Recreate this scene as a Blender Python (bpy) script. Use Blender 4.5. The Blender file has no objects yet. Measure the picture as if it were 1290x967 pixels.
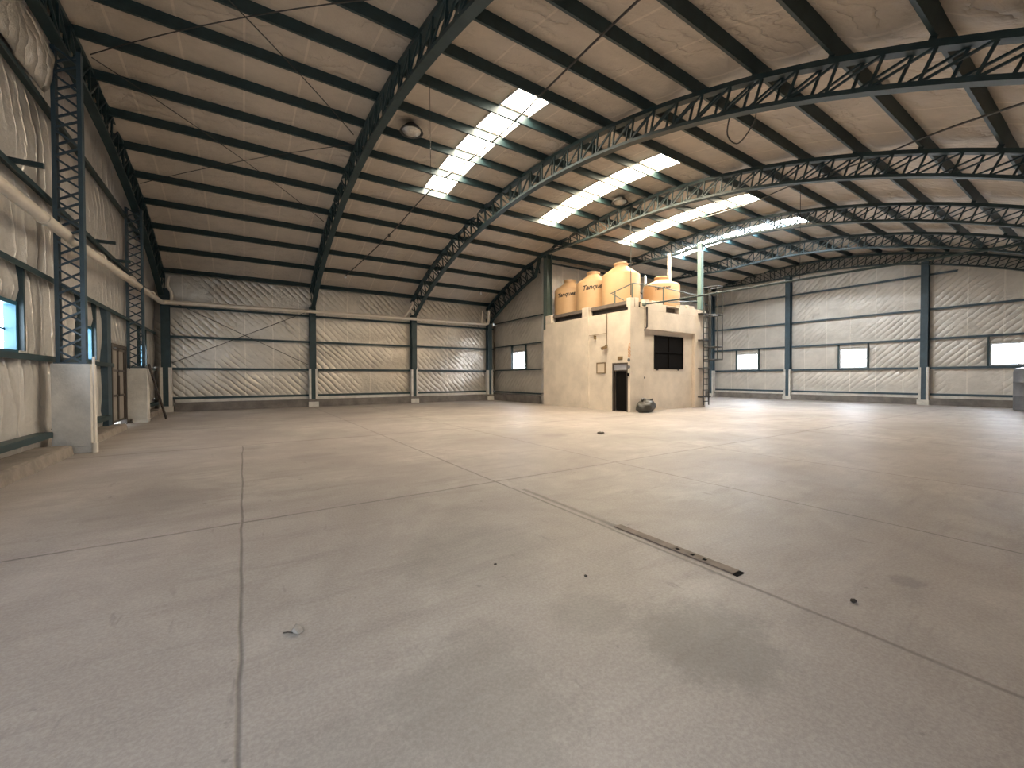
import bpy, bmesh, math, random
from mathutils import Vector, Matrix, noise
random.seed(7)
SC = bpy.context.scene
COL = SC.collection
pi, sin, cos, sqrt = math.pi, math.sin, math.cos, math.sqrt

# ---------------------------------------------------------------- camera
F_PX, YAW, PITCH, ROLL = 519.53, 0.5777, -0.0154, -0.0027
fw = Vector((sin(YAW)*cos(PITCH), cos(YAW)*cos(PITCH), sin(PITCH)))
rt = Vector((cos(YAW), -sin(YAW), 0)); up = rt.cross(fw)
rt, up = rt*cos(ROLL)+up*sin(ROLL), up*cos(ROLL)-rt*sin(ROLL)
cd = bpy.data.cameras.new('camera'); cam = bpy.data.objects.new('camera', cd); COL.objects.link(cam)
cd.sensor_width = 36; cd.lens = F_PX/1290*36; cd.clip_start = 0.05; cd.clip_end = 300
m3 = Matrix((rt, up, -fw)).transposed()
cam.matrix_world = Matrix.Translation((0, 0, 1.5)) @ m3.to_4x4()
SC.camera = cam
# ---------------------------------------------------------------- light
SC.view_settings.view_transform = 'Standard'
try: SC.view_settings.look = 'None'
except Exception: pass
SC.view_settings.gamma = 1; SC.view_settings.use_curve_mapping = False
SC.view_settings.exposure = 0.10
SKY_STRENGTH = 4.8          # daylight outside
SKYLIGHT = {1: ((1, .88, .70), 40), 2: ((1, .84, .60), 58), 3: ((1, .85, .64), 60), 4: ((.80, .91, 1), 75)}
WINDOW_LIGHT = ((.80, .88, 1), 30.0)
w = bpy.data.worlds.new('daylight'); SC.world = w; w.use_nodes = True
bg = w.node_tree.nodes['Background']; bg.inputs[0].default_value = (.78, .90, 1, 1); bg.inputs[1].default_value = SKY_STRENGTH
SC.cycles.max_bounces = 8; SC.cycles.diffuse_bounces = 5; SC.cycles.glossy_bounces = 4
SC.cycles.sample_clamp_indirect = 4
pl = bpy.data.lights.new('doorway_portal', 'AREA'); pl.shape = 'RECTANGLE'; pl.size = 4.0; pl.size_y = 4.2
pl.cycles.is_portal = True
po = bpy.data.objects.new('doorway_portal', pl); COL.objects.link(po)
po.location = (-1.0, -.92, 2.1); po.rotation_euler = (pi/2, 0, 0)

# ---------------------------------------------------------------- grid of the hall
YC, ZC = 12.5, -16.4                  # centre of the barrel arc
R_ROOF, R_PUR, R_TOP, R_BOT = 25.74, 25.50, 25.24, 24.5
def RT(y): return R_TOP+.20*min(1, max(0, (y-13)/10))   # top face of the truss top chord
XL, XR, YB, YF = -3.35, 30.65, 24.3, -0.9
XI, YJ = 14.35, 18.65                  # inner return wall, recessed wall
ARCH = [-3.0, 3.10, 8.62, 13.85, 19.5, 25.0, 30.35]
STEP, PH = 1.442/25.5, .37
def _pur(k):                            # purlin k: angle and radius about the arc centre
    t = (k+PH)*STEP; y, z = YC+R_PUR*sin(t), ZC+R_PUR*cos(t)
    q = 1-.045*min(1, max(0, (8-k)/6)); y, z = y*q, 1.5+(z-1.5)*q
    return math.atan2(y-YC, z-ZC), math.hypot(y-YC, z-ZC), q
PUR = [_pur(k) for k in range(-11, 12)]
def _lerp(t, i):
    for a, b in zip(PUR[:-1], PUR[1:]):
        if t <= b[0]: break
    f = min(1.5, max(-.5, (t-a[0])/(b[0]-a[0]))); return a[i]+(b[i]-a[i])*f
def RP(t): return _lerp(t, 1)           # underside of the purlins
def RR(t): return RP(t)+.24             # underside of the roof insulation
def tpur(k): return PUR[k+11][0]
def th(y, r=None):
    if r is not None: return math.asin((y-YC)/r)
    t = 0
    for _ in range(6): t = math.asin((y-YC)/RR(t))
    return t
def zr(y): t = th(y); return ZC+RR(t)*cos(t)

# ---------------------------------------------------------------- materials
def mat(name, col, rough=.6, metal=0, var=0, scale=3, bump=0, bscale=20, col2=None):
    m = bpy.data.materials.new(name); m.use_nodes = True
    nt = m.node_tree; b = nt.nodes['Principled BSDF']
    b.inputs['Base Color'].default_value = (*col, 1); b.inputs['Roughness'].default_value = rough; b.inputs['Metallic'].default_value = metal
    if var or col2 or bump:
        tc = nt.nodes.new('ShaderNodeTexCoord')
    if var or col2:
        n = nt.nodes.new('ShaderNodeTexNoise'); n.inputs['Scale'].default_value = scale; n.inputs['Detail'].default_value = 8; n.inputs['Roughness'].default_value = .65
        nt.links.new(tc.outputs['Object'], n.inputs['Vector'])
        r = nt.nodes.new('ShaderNodeValToRGB'); r.color_ramp.elements[0].position = .35; r.color_ramp.elements[1].position = .65
        c2 = col2 or tuple(c*(1-var) for c in col)
        r.color_ramp.elements[0].color = (*c2, 1); r.color_ramp.elements[1].color = (*col, 1)
        nt.links.new(n.outputs['Fac'], r.inputs['Fac']); nt.links.new(r.outputs['Color'], b.inputs['Base Color'])
    if bump:
        n2 = nt.nodes.new('ShaderNodeTexNoise'); n2.inputs['Scale'].default_value = bscale; n2.inputs['Detail'].default_value = 6
        nt.links.new(tc.outputs['Object'], n2.inputs['Vector'])
        bp = nt.nodes.new('ShaderNodeBump'); bp.inputs['Strength'].default_value = bump; bp.inputs['Distance'].default_value = .02
        nt.links.new(n2.outputs['Fac'], bp.inputs['Height']); nt.links.new(bp.outputs['Normal'], b.inputs['Normal'])
    return m
def emit(name, col, s):
    m = bpy.data.materials.new(name); m.use_nodes = True; nt = m.node_tree; nt.nodes.clear()
    e = nt.nodes.new('ShaderNodeEmission'); e.inputs[0].default_value = (*col, 1); e.inputs[1].default_value = s
    o = nt.nodes.new('ShaderNodeOutputMaterial'); nt.links.new(e.outputs[0], o.inputs[0]); return m
def math_n(nt, op, a, b=None, c=None):
    n = nt.nodes.new('ShaderNodeMath'); n.operation = op
    for i, v in enumerate((a, b, c)):
        if v is None: continue
        if isinstance(v, (int, float)): n.inputs[i].default_value = v
        else: nt.links.new(v, n.inputs[i])
    return n.outputs[0]

def insulation(name, col, rough, metal, strength, axis):
    """aluminised bubble foil: diagonal pull creases, vertical seams, fine crumple"""
    m = bpy.data.materials.new(name); m.use_nodes = True; nt = m.node_tree; b = nt.nodes['Principled BSDF']; L = nt.links
    tc = nt.nodes.new('ShaderNodeTexCoord'); sx = nt.nodes.new('ShaderNodeSeparateXYZ'); L.new(tc.outputs['Object'], sx.inputs[0])
    X, Y, Z = sx.outputs
    def noi(scale, det=4, rg=.55, vec=None):
        n = nt.nodes.new('ShaderNodeTexNoise'); n.inputs['Scale'].default_value = scale; n.inputs['Detail'].default_value = det; n.inputs['Roughness'].default_value = rg
        L.new(vec or tc.outputs['Object'], n.inputs['Vector']); return n.outputs['Fac']
    if axis == 'roof':
        # gentle lines across the sheet width and small dents
        d = math_n(nt, 'ADD', math_n(nt, 'MULTIPLY', X, .35), math_n(nt, 'ADD', math_n(nt, 'MULTIPLY', Y, 1), math_n(nt, 'MULTIPLY', noi(1.1), 1.6)))
        k = 2*pi/.42; seam_ax = X
    elif axis == 'left':
        h = Y; seam_ax = Y
        d = math_n(nt, 'ADD', math_n(nt, 'ADD', h, math_n(nt, 'MULTIPLY', Z, .22)), math_n(nt, 'MULTIPLY', noi(.8, 4), .9)); k = 2*pi/.42
    else:
        h = Y if axis == 'y' else X
        d = math_n(nt, 'ADD', math_n(nt, 'ADD', h, Z), math_n(nt, 'MULTIPLY', noi(.9, 3), .3))
        k = 2*pi/.34; seam_ax = h
    s = math_n(nt, 'ABSOLUTE', math_n(nt, 'SINE', math_n(nt, 'MULTIPLY', d, k/2)))
    s = math_n(nt, 'POWER', s, .6) if axis != 'left' else math_n(nt, 'MULTIPLY', math_n(nt, 'POWER', math_n(nt, 'SUBTRACT', 1, s), 2.5), 1.3)
    mask = nt.nodes.new('ShaderNodeMapRange'); mask.inputs[1].default_value = .38; mask.inputs[2].default_value = .62
    L.new(noi(.45, 2), mask.inputs[0])
    ridge = math_n(nt, 'MULTIPLY', s, mask.outputs[0])
    crumple = math_n(nt, 'MULTIPLY', noi(5, 6, .6), .7)
    # vertical overlaps each 1.2 m
    q = math_n(nt, 'PINGPONG', math_n(nt, 'ADD', seam_ax, 50.3), .6)
    seam = math_n(nt, 'LESS_THAN', q, .025)
    hgt = math_n(nt, 'ADD', math_n(nt, 'ADD', ridge, crumple), math_n(nt, 'MULTIPLY', seam, .6))
    bp = nt.nodes.new('ShaderNodeBump'); bp.inputs['Strength'].default_value = strength; bp.inputs['Distance'].default_value = .05
    L.new(hgt, bp.inputs['Height']); L.new(bp.outputs['Normal'], b.inputs['Normal'])
    r = nt.nodes.new('ShaderNodeValToRGB'); r.color_ramp.elements[0].position = .3; r.color_ramp.elements[1].position = .7
    r.color_ramp.elements[0].color = (*[c*.78 for c in col], 1); r.color_ramp.elements[1].color = (*col, 1)
    L.new(noi(1.3, 7, .65), r.inputs['Fac'])
    mx = nt.nodes.new('ShaderNodeMix'); mx.data_type = 'RGBA'; mx.inputs[7].default_value = (*[min(1, c*1.25) for c in col], 1)
    L.new(math_n(nt, 'MULTIPLY', seam, .5), mx.inputs[0]); L.new(r.outputs['Color'], mx.inputs[6]); L.new(mx.outputs[2], b.inputs['Base Color'])
    b.inputs['Roughness'].default_value = rough; b.inputs['Metallic'].default_value = metal
    return m

def floor_mat():
    m = bpy.data.materials.new('worn_concrete_floor'); m.use_nodes = True; nt = m.node_tree; b = nt.nodes['Principled BSDF']; L = nt.links
    tc = nt.nodes.new('ShaderNodeTexCoord'); sx = nt.nodes.new('ShaderNodeSeparateXYZ'); L.new(tc.outputs['Object'], sx.inputs[0])
    X, Y, Z = sx.outputs
    def noi(scale, det=6, rg=.6, dist=0):
        n = nt.nodes.new('ShaderNodeTexNoise'); n.inputs['Scale'].default_value = scale; n.inputs['Detail'].default_value = det; n.inputs['Roughness'].default_value = rg; n.inputs['Distortion'].default_value = dist
        L.new(tc.outputs['Object'], n.inputs['Vector']); return n.outputs['Fac']
    def ramp(fac, p0, c0, p1, c1):
        r = nt.nodes.new('ShaderNodeValToRGB'); r.color_ramp.elements[0].position = p0; r.color_ramp.elements[1].position = p1
        r.color_ramp.elements[0].color = (*c0, 1); r.color_ramp.elements[1].color = (*c1, 1); L.new(fac, r.inputs['Fac']); return r.outputs['Color']
    def mix(fac, a, c, mode='MIX'):
        x = nt.nodes.new('ShaderNodeMix'); x.data_type = 'RGBA'; x.blend_type = mode
        for s, v in ((x.inputs[0], fac), (x.inputs[6], a), (x.inputs[7], c)):
            if isinstance(v, float): s.default_value = v
            elif isinstance(v, tuple): s.default_value = (*v, 1)
            else: L.new(v, s)
        return x.outputs[2]
    mp = nt.nodes.new('ShaderNodeMapping'); mp.inputs['Scale'].default_value = (.5, 2.6, 1); mp.inputs['Rotation'].default_value = (0, 0, .5); L.new(tc.outputs['Object'], mp.inputs[0])
    def noiv(vec, scale, det=6, rg=.6):
        n = nt.nodes.new('ShaderNodeTexNoise'); n.inputs['Scale'].default_value = scale; n.inputs['Detail'].default_value = det; n.inputs['Roughness'].default_value = rg
        L.new(vec, n.inputs['Vector']); return n.outputs['Fac']
    c = ramp(noi(.42, 9, .66, .6), .36, (.235, .20, .18), .64, (.49, .445, .40))
    c = mix(ramp(noi(1.7, 9, .72, .8), .34, (.85, .85, .85), .58, (0, 0, 0)), c, (.305, .262, .236))
    c = mix(ramp(noiv(mp.outputs[0], 1.3, 9, .75), .32, (.95, .95, .95), .50, (0, 0, 0)), c, (.24, .205, .185))
    c = mix(ramp(noi(.23, 3, .5), .42, (.35, .35, .35), .62, (0, 0, 0)), c, (.40, .33, .31))
    c2 = mix(.24, c, mix(ramp(noi(48, 5, .8), .42, (0, 0, 0), .60, (1, 1, 1)), (.19, .165, .145), (.50, .46, .41)))
    mp2 = nt.nodes.new('ShaderNodeMapping'); mp2.inputs['Scale'].default_value = (3.2, .7, 1); mp2.inputs['Rotation'].default_value = (0, 0, -.7); L.new(tc.outputs['Object'], mp2.inputs[0])
    scuff = ramp(noiv(mp2.outputs[0], 2.6, 5, .55), .27, (1, 1, 1), .34, (0, 0, 0))
    c2 = mix(math_n(nt, 'MULTIPLY', scuff, .45), c2, (.15, .125, .115))
    pit = ramp(noi(9, 3, .5), .24, (1, 1, 1), .29, (0, 0, 0))
    c2 = mix(math_n(nt, 'MULTIPLY', pit, .5), c2, (.13, .11, .10))
    # a few darker damp patches
    spots = [(2.2, 1.35, .42, .75), (1.85, 1.95, .28, .45), (1.7, 3.2, .7, .35), (.9, 1.7, .5, .5), (.3, 1.5, .4, .4), (4.05, .95, .10, .6), (-1, 6.6, .8, .35), (8.0, 7.9, .22, .9), (6.8, 8.4, .4, .5), (.2, 10.6, .3, .6), (1.2, 8.6, .5, .35), (17, 5.2, .6, .5)]
    acc = None
    wob = math_n(nt, 'MULTIPLY', math_n(nt, 'SUBTRACT', noi(2.6, 9, .78), .5), 2.6)
    for (sxx, syy, rr, st) in spots:
        dd = math_n(nt, 'SQRT', math_n(nt, 'ADD', math_n(nt, 'POWER', math_n(nt, 'SUBTRACT', X, sxx), 2), math_n(nt, 'POWER', math_n(nt, 'SUBTRACT', Y, syy), 2)))
        dd = math_n(nt, 'ADD', math_n(nt, 'DIVIDE', dd, rr), wob)
        mr = nt.nodes.new('ShaderNodeMapRange'); mr.interpolation_type = 'SMOOTHSTEP'; mr.inputs[1].default_value = .5; mr.inputs[2].default_value = 1.25; mr.inputs[3].default_value = st; mr.inputs[4].default_value = 0
        L.new(dd, mr.inputs[0]); acc = mr.outputs[0] if acc is None else math_n(nt, 'MAXIMUM', acc, mr.outputs[0])
    c2 = mix(math_n(nt, 'MULTIPLY', acc, .55), c2, (.11, .095, .09))
    # sawn joints
    jn = math_n(nt, 'MULTIPLY', math_n(nt, 'SUBTRACT', noi(.8, 3), .5), .06)
    line = None
    def joint(coord, at, wd, other=None, lim=None):
        nonlocal line
        a = math_n(nt, 'ABSOLUTE', math_n(nt, 'ADD', math_n(nt, 'SUBTRACT', coord, at), jn))
        mr = nt.nodes.new('ShaderNodeMapRange'); mr.inputs[1].default_value = wd*.35; mr.inputs[2].default_value = wd*1.3; mr.inputs[3].default_value = 1; mr.inputs[4].default_value = 0
        L.new(a, mr.inputs[0]); v = mr.outputs[0]
        if other is not None: v = math_n(nt, 'MULTIPLY', v, math_n(nt, 'LESS_THAN', other, lim))
        line = v if line is None else math_n(nt, 'MAXIMUM', line, v)
    joint(X, -.03, .012, Y, 10.9); joint(X, 3.03, .018); joint(X, 5.5, .016); joint(X, 8.34, .014, Y, 6.9); joint(X, 13.0, .02, Y, 8)
    joint(Y, 5.1, .02); joint(Y, 11.0, .03); joint(Y, 15.4, .03, X, 9.5)
    joint(X, 3.13, .035, math_n(nt, 'ABSOLUTE', math_n(nt, 'SUBTRACT', Y, 3.7)), .85)
    gap = math_n(nt, 'MULTIPLY', line, math_n(nt, 'ADD', .35, math_n(nt, 'MULTIPLY', noi(2.5, 4), .9)))
    c2 = mix(math_n(nt, 'MINIMUM', math_n(nt, 'MULTIPLY', gap, .7), 1.0), c2, (.075, .06, .05))
    L.new(c2, b.inputs['Base Color'])
    rr = nt.nodes.new('ShaderNodeMapRange'); rr.inputs[3].default_value = .40; rr.inputs[4].default_value = .68; L.new(noi(1.1, 5), rr.inputs[0]); L.new(rr.outputs[0], b.inputs['Roughness'])
    h = math_n(nt, 'SUBTRACT', math_n(nt, 'MULTIPLY', noi(11, 8, .7), .12), line)
    bp = nt.nodes.new('ShaderNodeBump'); bp.inputs['Strength'].default_value = .35; bp.inputs['Distance'].default_value = .015; L.new(h, bp.inputs['Height']); L.new(bp.outputs['Normal'], b.inputs['Normal'])
    return m

M = {}
M['floor'] = floor_mat()
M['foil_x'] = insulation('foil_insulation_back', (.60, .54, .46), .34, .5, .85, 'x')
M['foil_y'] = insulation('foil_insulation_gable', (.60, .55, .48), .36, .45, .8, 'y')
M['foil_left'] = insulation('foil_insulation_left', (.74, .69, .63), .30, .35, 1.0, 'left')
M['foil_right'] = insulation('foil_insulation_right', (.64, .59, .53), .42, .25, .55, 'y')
M['foil_recess_lit'] = insulation('foil_insulation_recess_lit', (.74, .66, .56), .42, .15, .8, 'x')  # base lightened to stand in for warm skylight falling on this wall
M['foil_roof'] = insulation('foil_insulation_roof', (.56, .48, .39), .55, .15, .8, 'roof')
M['steel'] = mat('teal_painted_steel', (.020, .044, .048), .5, 0, .35, 4)
M['steel_blue'] = mat('blue_painted_steel', (.042, .075, .098), .5, 0, .3, 4)
M['steel_pale'] = mat('pale_green_painted_steel', (.17, .26, .24), .5, 0, .2, 4)
M['steel_green'] = mat('grey_green_painted_steel', (.10, .135, .12), .5, 0, .2, 4)
M['rod'] = mat('dark_bare_steel', (.05, .048, .045), .55, .3)
M['rail'] = mat('grey_green_rail_paint', (.10, .12, .11), .5)
M['white_conc'] = mat('whitewashed_concrete', (.66, .62, .56), .8, 0, .25, 2.5, .3, 30)
M['booth'] = mat('cream_white_render', (.73, .63, .515), .8, 0, .20, 1.1, .25, 12)
M['booth_dark'] = mat('unlit_raw_concrete', (.16, .13, .11), .9, 0, .3)  # concrete darkened, shade of the booth recesses and interior put into the colour
M['plinth'] = mat('dirty_brown_concrete', (.20, .175, .155), .9, 0, .4, 2, .4, 20)
M['curb'] = mat('grey_brown_concrete_curb', (.28, .235, .20), .9, 0, .4, 2.5, .5, 15)
M['pvc'] = mat('cream_pipe_plastic', (.66, .58, .48), .45, 0, .12, 2)
M['tank'] = mat('cream_tank_plastic', (.54, .345, .185), .5, 0, .1, 1.2)
M['ink'] = mat('black_lettering_ink', (.035, .025, .02), .6)
M['orange'] = mat('orange_lettering_paint', (.55, .28, .12), .6)
M['black'] = mat('black_mesh_screen', (.006, .005, .0045), .9); M['black'].node_tree.nodes['Principled BSDF'].inputs['Specular IOR Level'].default_value = .1
M['dark_frame'] = mat('dark_brown_metal_frame', (.06, .045, .035), .5)
M['sign'] = mat('brown_plate', (.20, .13, .06), .5)
M['board'] = mat('beige_board_paper', (.60, .50, .38), .7)
M['galv'] = mat('galvanised_sheet', (.55, .56, .57), .35, .8, .2, 5)
M['bag'] = mat('dark_plastic_bag', (.045, .042, .035), .38, 0, .3, 6, .6, 14)
M['wood'] = mat('weathered_dark_wood', (.055, .042, .035), .8, 0, .5, 6)
M['drain'] = mat('rusty_drain_plate', (.23, .175, .14), .7, .1, .35, 8)
M['paper'] = mat('crumpled_dirty_paper', (.36, .325, .30), .8, 0, .3, 20)
M['stone'] = mat('dark_clod', (.07, .055, .045), .9, 0, .4, 30)
M['jamb'] = mat('light_blue_window_paint', (.012, .075, .11), .5)
M['white_frame'] = mat('white_window_paint', (.75, .75, .75), .5)
M['glass_grey'] = mat('greyish_transom_glass', (.50, .50, .53), .25)  # pale grey base stands in for light showing in the glass
M['door'] = mat('beige_sheet_door', (.30, .265, .225), .6, 0, .2, 3)
M['drum'] = mat('dark_grey_drum', (.15, .15, .16), .5, 0, .3, 3)
M['ground'] = mat('bright_outside_ground', (.6, .58, .55), .9)
M['lamp_glass'] = mat('faceted_lamp_reflector', (.62, .58, .52), .22, .6, .3, 25, .5, 40)
M['window'] = emit('daylit_window_pane', *WINDOW_LIGHT)
M['window_left'] = emit('daylit_left_window_pane', WINDOW_LIGHT[0], 22)
for i, (c, s) in SKYLIGHT.items(): M['sky%d' % i] = emit('daylit_fibreglass_%d' % i, c, s)

# ---------------------------------------------------------------- mesh helpers
class MB:
    def __init__(s): s.v = []; s.f = []
    def add(s, v, f):
        o = len(s.v); s.v += [tuple(p) for p in v]; s.f += [tuple(i+o for i in q) for q in f]; return s
    def box(s, a, b):
        x0, y0, z0 = (min(a[i], b[i]) for i in range(3)); x1, y1, z1 = (max(a[i], b[i]) for i in range(3))
        return s.add([(x0,y0,z0),(x1,y0,z0),(x1,y1,z0),(x0,y1,z0),(x0,y0,z1),(x1,y0,z1),(x1,y1,z1),(x0,y1,z1)],
              [(0,3,2,1),(4,5,6,7),(0,1,5,4),(1,2,6,5),(2,3,7,6),(3,0,4,7)])
    def bar(s, p, q, w, h, up=(0, 0, 1)):
        p, q = Vector(p), Vector(q); d = (q-p).normalized(); u = Vector(up)
        if abs(d.dot(u)) > .98: u = Vector((1, 0, 0))
        sd = d.cross(u).normalized()*w/2; uu = sd.cross(d).normalized()*h/2
        vs = [p-sd-uu, p+sd-uu, p+sd+uu, p-sd+uu, q-sd-uu, q+sd-uu, q+sd+uu, q-sd+uu]
        return s.add(vs, [(0,1,2,3),(4,7,6,5),(0,4,5,1),(1,5,6,2),(2,6,7,3),(3,7,4,0)])
    def tube(s, pts, r, n=8):
        pts = [Vector(p) for p in pts]; rings = []; prev = None
        for i, p in enumerate(pts):
            a = pts[max(i-1, 0)]; b = pts[min(i+1, len(pts)-1)]; d = (b-a).normalized()
            u = prev if prev is not None else (Vector((0, 0, 1)) if abs(d.z) < .9 else Vector((1, 0, 0)))
            u = (u-d*u.dot(d)).normalized(); prev = u; t = d.cross(u)
            rings.append([p+u*r*cos(2*pi*k/n)+t*r*sin(2*pi*k/n) for k in range(n)])
        vs = [v for R in rings for v in R]; f = []
        for i in range(len(rings)-1):
            for k in range(n):
                f.append((i*n+k, i*n+(k+1) % n, (i+1)*n+(k+1) % n, (i+1)*n+k))
        f.append(tuple(range(n-1, -1, -1))); f.append(tuple((len(rings)-1)*n+k for k in range(n)))
        return s.add(vs, f)
    def lathe(s, c, prof, n=32):
        vs = []; f = []
        for (r, z) in prof:
            vs += [(c[0]+r*cos(2*pi*k/n), c[1]+r*sin(2*pi*k/n), c[2]+z) for k in range(n)]
        for i in range(len(prof)-1):
            for k in range(n): f.append((i*n+k, i*n+(k+1) % n, (i+1)*n+(k+1) % n, (i+1)*n+k))
        f.append(tuple(range(n-1, -1, -1))); f.append(tuple((len(prof)-1)*n+k for k in range(n)))
        return s.add(vs, f)
    def build(s, name, m, parent=None, smooth=False, bevel=0, origin=None):
        me = bpy.data.meshes.new(name)
        v = s.v if origin is None else [(p[0]-origin[0], p[1]-origin[1], p[2]-origin[2]) for p in s.v]
        me.from_pydata(v, [], s.f); me.update()
        bm = bmesh.new(); bm.from_mesh(me); bmesh.ops.recalc_face_normals(bm, faces=bm.faces); bm.to_mesh(me); bm.free()
        me.materials.append(m if not isinstance(m, str) else M[m])
        if smooth:
            for p in me.polygons: p.use_smooth = True
        o = bpy.data.objects.new(name, me); COL.objects.link(o)
        if origin is not None: o.location = origin
        if parent is not None:
            o.parent = parent
            if origin is None: o.location = -parent.location if parent.parent is None else (0, 0, 0)
            else: o.location = Vector(origin)-parent.location
        if smooth and smooth != 'all':
            md = o.modifiers.new('edges', 'EDGE_SPLIT'); md.split_angle = .7
        if bevel:
            md = o.modifiers.new('bevel', 'BEVEL'); md.width = bevel; md.segments = 2; md.limit_method = 'ANGLE'
        return o
def tag(o, label, cat, group=None, kind=None):
    o['label'] = label; o['category'] = cat
    if group: o['group'] = group
    if kind: o['kind'] = kind
    return o
def thing(name, loc, label, cat, group=None, kind=None):
    o = bpy.data.objects.new(name, None); COL.objects.link(o); o.location = loc; o.empty_display_size = .2
    return tag(o, label, cat, group, kind)
def struct(o, label=None, cat=None):
    o['kind'] = 'structure'
    if label: o['label'] = label; o['category'] = cat or o.name.split('_')[0]
    return o
ORD = ['first', 'second', 'third', 'fourth', 'fifth', 'sixth', 'seventh', 'eighth', 'ninth', 'tenth', 'eleventh', 'twelfth', 'thirteenth', 'fourteenth', 'fifteenth', 'sixteenth', 'seventeenth', 'eighteenth', 'nineteenth', 'twentieth']
def smooth_path(pts, n=8):
    pts = [Vector(p) for p in pts]; out = []
    for i in range(len(pts)-1):
        a, b, c, d = pts[max(i-1, 0)], pts[i], pts[i+1], pts[min(i+2, len(pts)-1)]
        for k in range(n):
            t = k/n
            out.append(.5*((2*b)+(c-a)*t+(2*a-5*b+4*c-d)*t*t+(3*b-a-3*c+d)*t**3))
    out.append(pts[-1]); return out

# ---------------------------------------------------------------- the setting
struct(MB().box((XL-.4, YF-.3, -.2), (XR+.3, YB+.3, 0)).build('floor', 'floor'), 'worn grey beige concrete floor slab with sawn joints and dark stains', 'floor')
struct(MB().box((XL-9, -9, -.35), (XR+5, YB+6, -.22)).build('ground', 'ground'), 'pale ground outside the building', 'ground')

GZ = [.60, 2.0, 3.53, 5.1, 6.93]       # girt levels
def brk(lo, hi, extra, step):
    pts = sorted(set([lo, hi]+[e for e in extra if lo < e < hi])); out = []
    for a, b in zip(pts[:-1], pts[1:]):
        n = max(1, int(math.ceil((b-a)/step))); out += [a+(b-a)*i/n for i in range(n)]
    return out+[hi]
def sag(z, levels, amt):
    for a, b in zip(levels[:-1], levels[1:]):
        if a <= z <= b: return amt*max(0, sin(pi*(z-a)/(b-a)))**.7
    return 0
def wall(name, axis, at, lo, hi, holes, m, inward, label, top=None, z0=0.0, out=.12):
    """vertical wall of quilted insulation; axis 'x' -> plane x=at running along y; 'y' -> plane y=at along x"""
    us = brk(lo, hi, [h[i] for h in holes for i in (0, 1)], .35)
    topf = top or (lambda u: zr(u))
    zt = max(topf(lo+(hi-lo)*i/40) for i in range(41))
    zs = brk(z0, zt, [h[i] for h in holes for i in (2, 3)]+GZ, .3)
    lv = [0]+GZ+[zt]
    mb = MB(); idx = {}
    def P(i, j, back):
        u = us[i]; z = min(zs[j], topf(u)+.06)
        if back: d = -out
        else:
            d = sag(z, lv, .07)*(.6+.6*noise.noise(Vector((u*.7, z*.9, at)))) + .02*noise.noise(Vector((u*2.1, z*1.7, at+5)))
            if any(h[0]-.05 <= u <= h[1]+.05 and h[2]-.05 <= z <= h[3]+.05 for h in holes): d = 0
        c = at+inward*d
        return (c, u, z) if axis == 'x' else (u, c, z)
    def vid(i, j, b):
        k = (i, j, b)
        if k not in idx: idx[k] = len(mb.v); mb.v.append(P(i, j, b))
        return idx[k]
    def solid(i, j):
        if i < 0 or j < 0 or i >= len(us)-1 or j >= len(zs)-1: return False
        uc, zc = (us[i]+us[i+1])/2, (zs[j]+zs[j+1])/2
        if any(h[0] < uc < h[1] and h[2] < zc < h[3] for h in holes): return False
        return zs[j] < max(topf(us[i]), topf(us[i+1]))+.06
    for i in range(len(us)-1):
        for j in range(len(zs)-1):
            if not solid(i, j): continue
            for b in (0, 1): mb.f.append((vid(i,j,b), vid(i+1,j,b), vid(i+1,j+1,b), vid(i,j+1,b)))
            for (di, dj, e) in ((-1,0,((0,0),(0,1))),(1,0,((1,0),(1,1))),(0,-1,((0,0),(1,0))),(0,1,((0,1),(1,1)))):
                if not solid(i+di, j+dj):
                    (a, b2), (c2, d2) = e
                    mb.f.append((vid(i+a,j+b2,0), vid(i+c2,j+d2,0), vid(i+c2,j+d2,1), vid(i+a,j+b2,1)))
    o = mb.build(name, m, smooth='all'); return struct(o, label, 'wall')

WIN_L = [(4.2, 5.3, 1.96, 2.84), (9.75, 10.85, 1.96, 2.84), (14.0, 15.15, 1.96, 2.84), (20.85, 21.95, 1.96, 2.84)]
DOOR_L = (16.75, 18.45, -.01, 2.5)
wall('wall_left', 'x', XL, YF, YB, WIN_L+[DOOR_L], 'foil_left', 1, 'left gable wall lined with creased silver foil insulation')
wall('wall_back', 'y', YB, XL, XI, [], 'foil_x', -1, 'long back wall lined with diagonally creased foil insulation', top=lambda u: zr(YB))
WIN_I = (20.45, 21.85, 2.03, 3.1)
wall('wall_inner', 'x', XI, YJ, YB, [WIN_I], 'foil_y', -1, 'short dark return wall beside the booth, one bright window in it')
wall('wall_recess', 'y', YJ, XI, XR, [], 'foil_recess_lit', -1, 'recessed foil wall standing behind the water tanks', top=lambda u: zr(YJ))
WIN_R = [(15.0, 16.45, 2.05, 3.14), (8.9, 10.2, 2.05, 3.16), (2.4, 4.13, 2.06, 3.1)]
wall('wall_right', 'x', XR, YF, YJ, WIN_R, 'foil_right', -1, 'far right gable wall lined with pale foil insulation and three bright windows')
wall('wall_front', 'y', YF, XL, XR, [(-3.0, 1.0, -.01, 4.2)], 'foil_x', 1, 'near side wall behind the camera with an unseen doorway opening added for daylight', top=lambda u: zr(YF))  # doorway opening added out of view to let daylight onto the near floor

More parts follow.
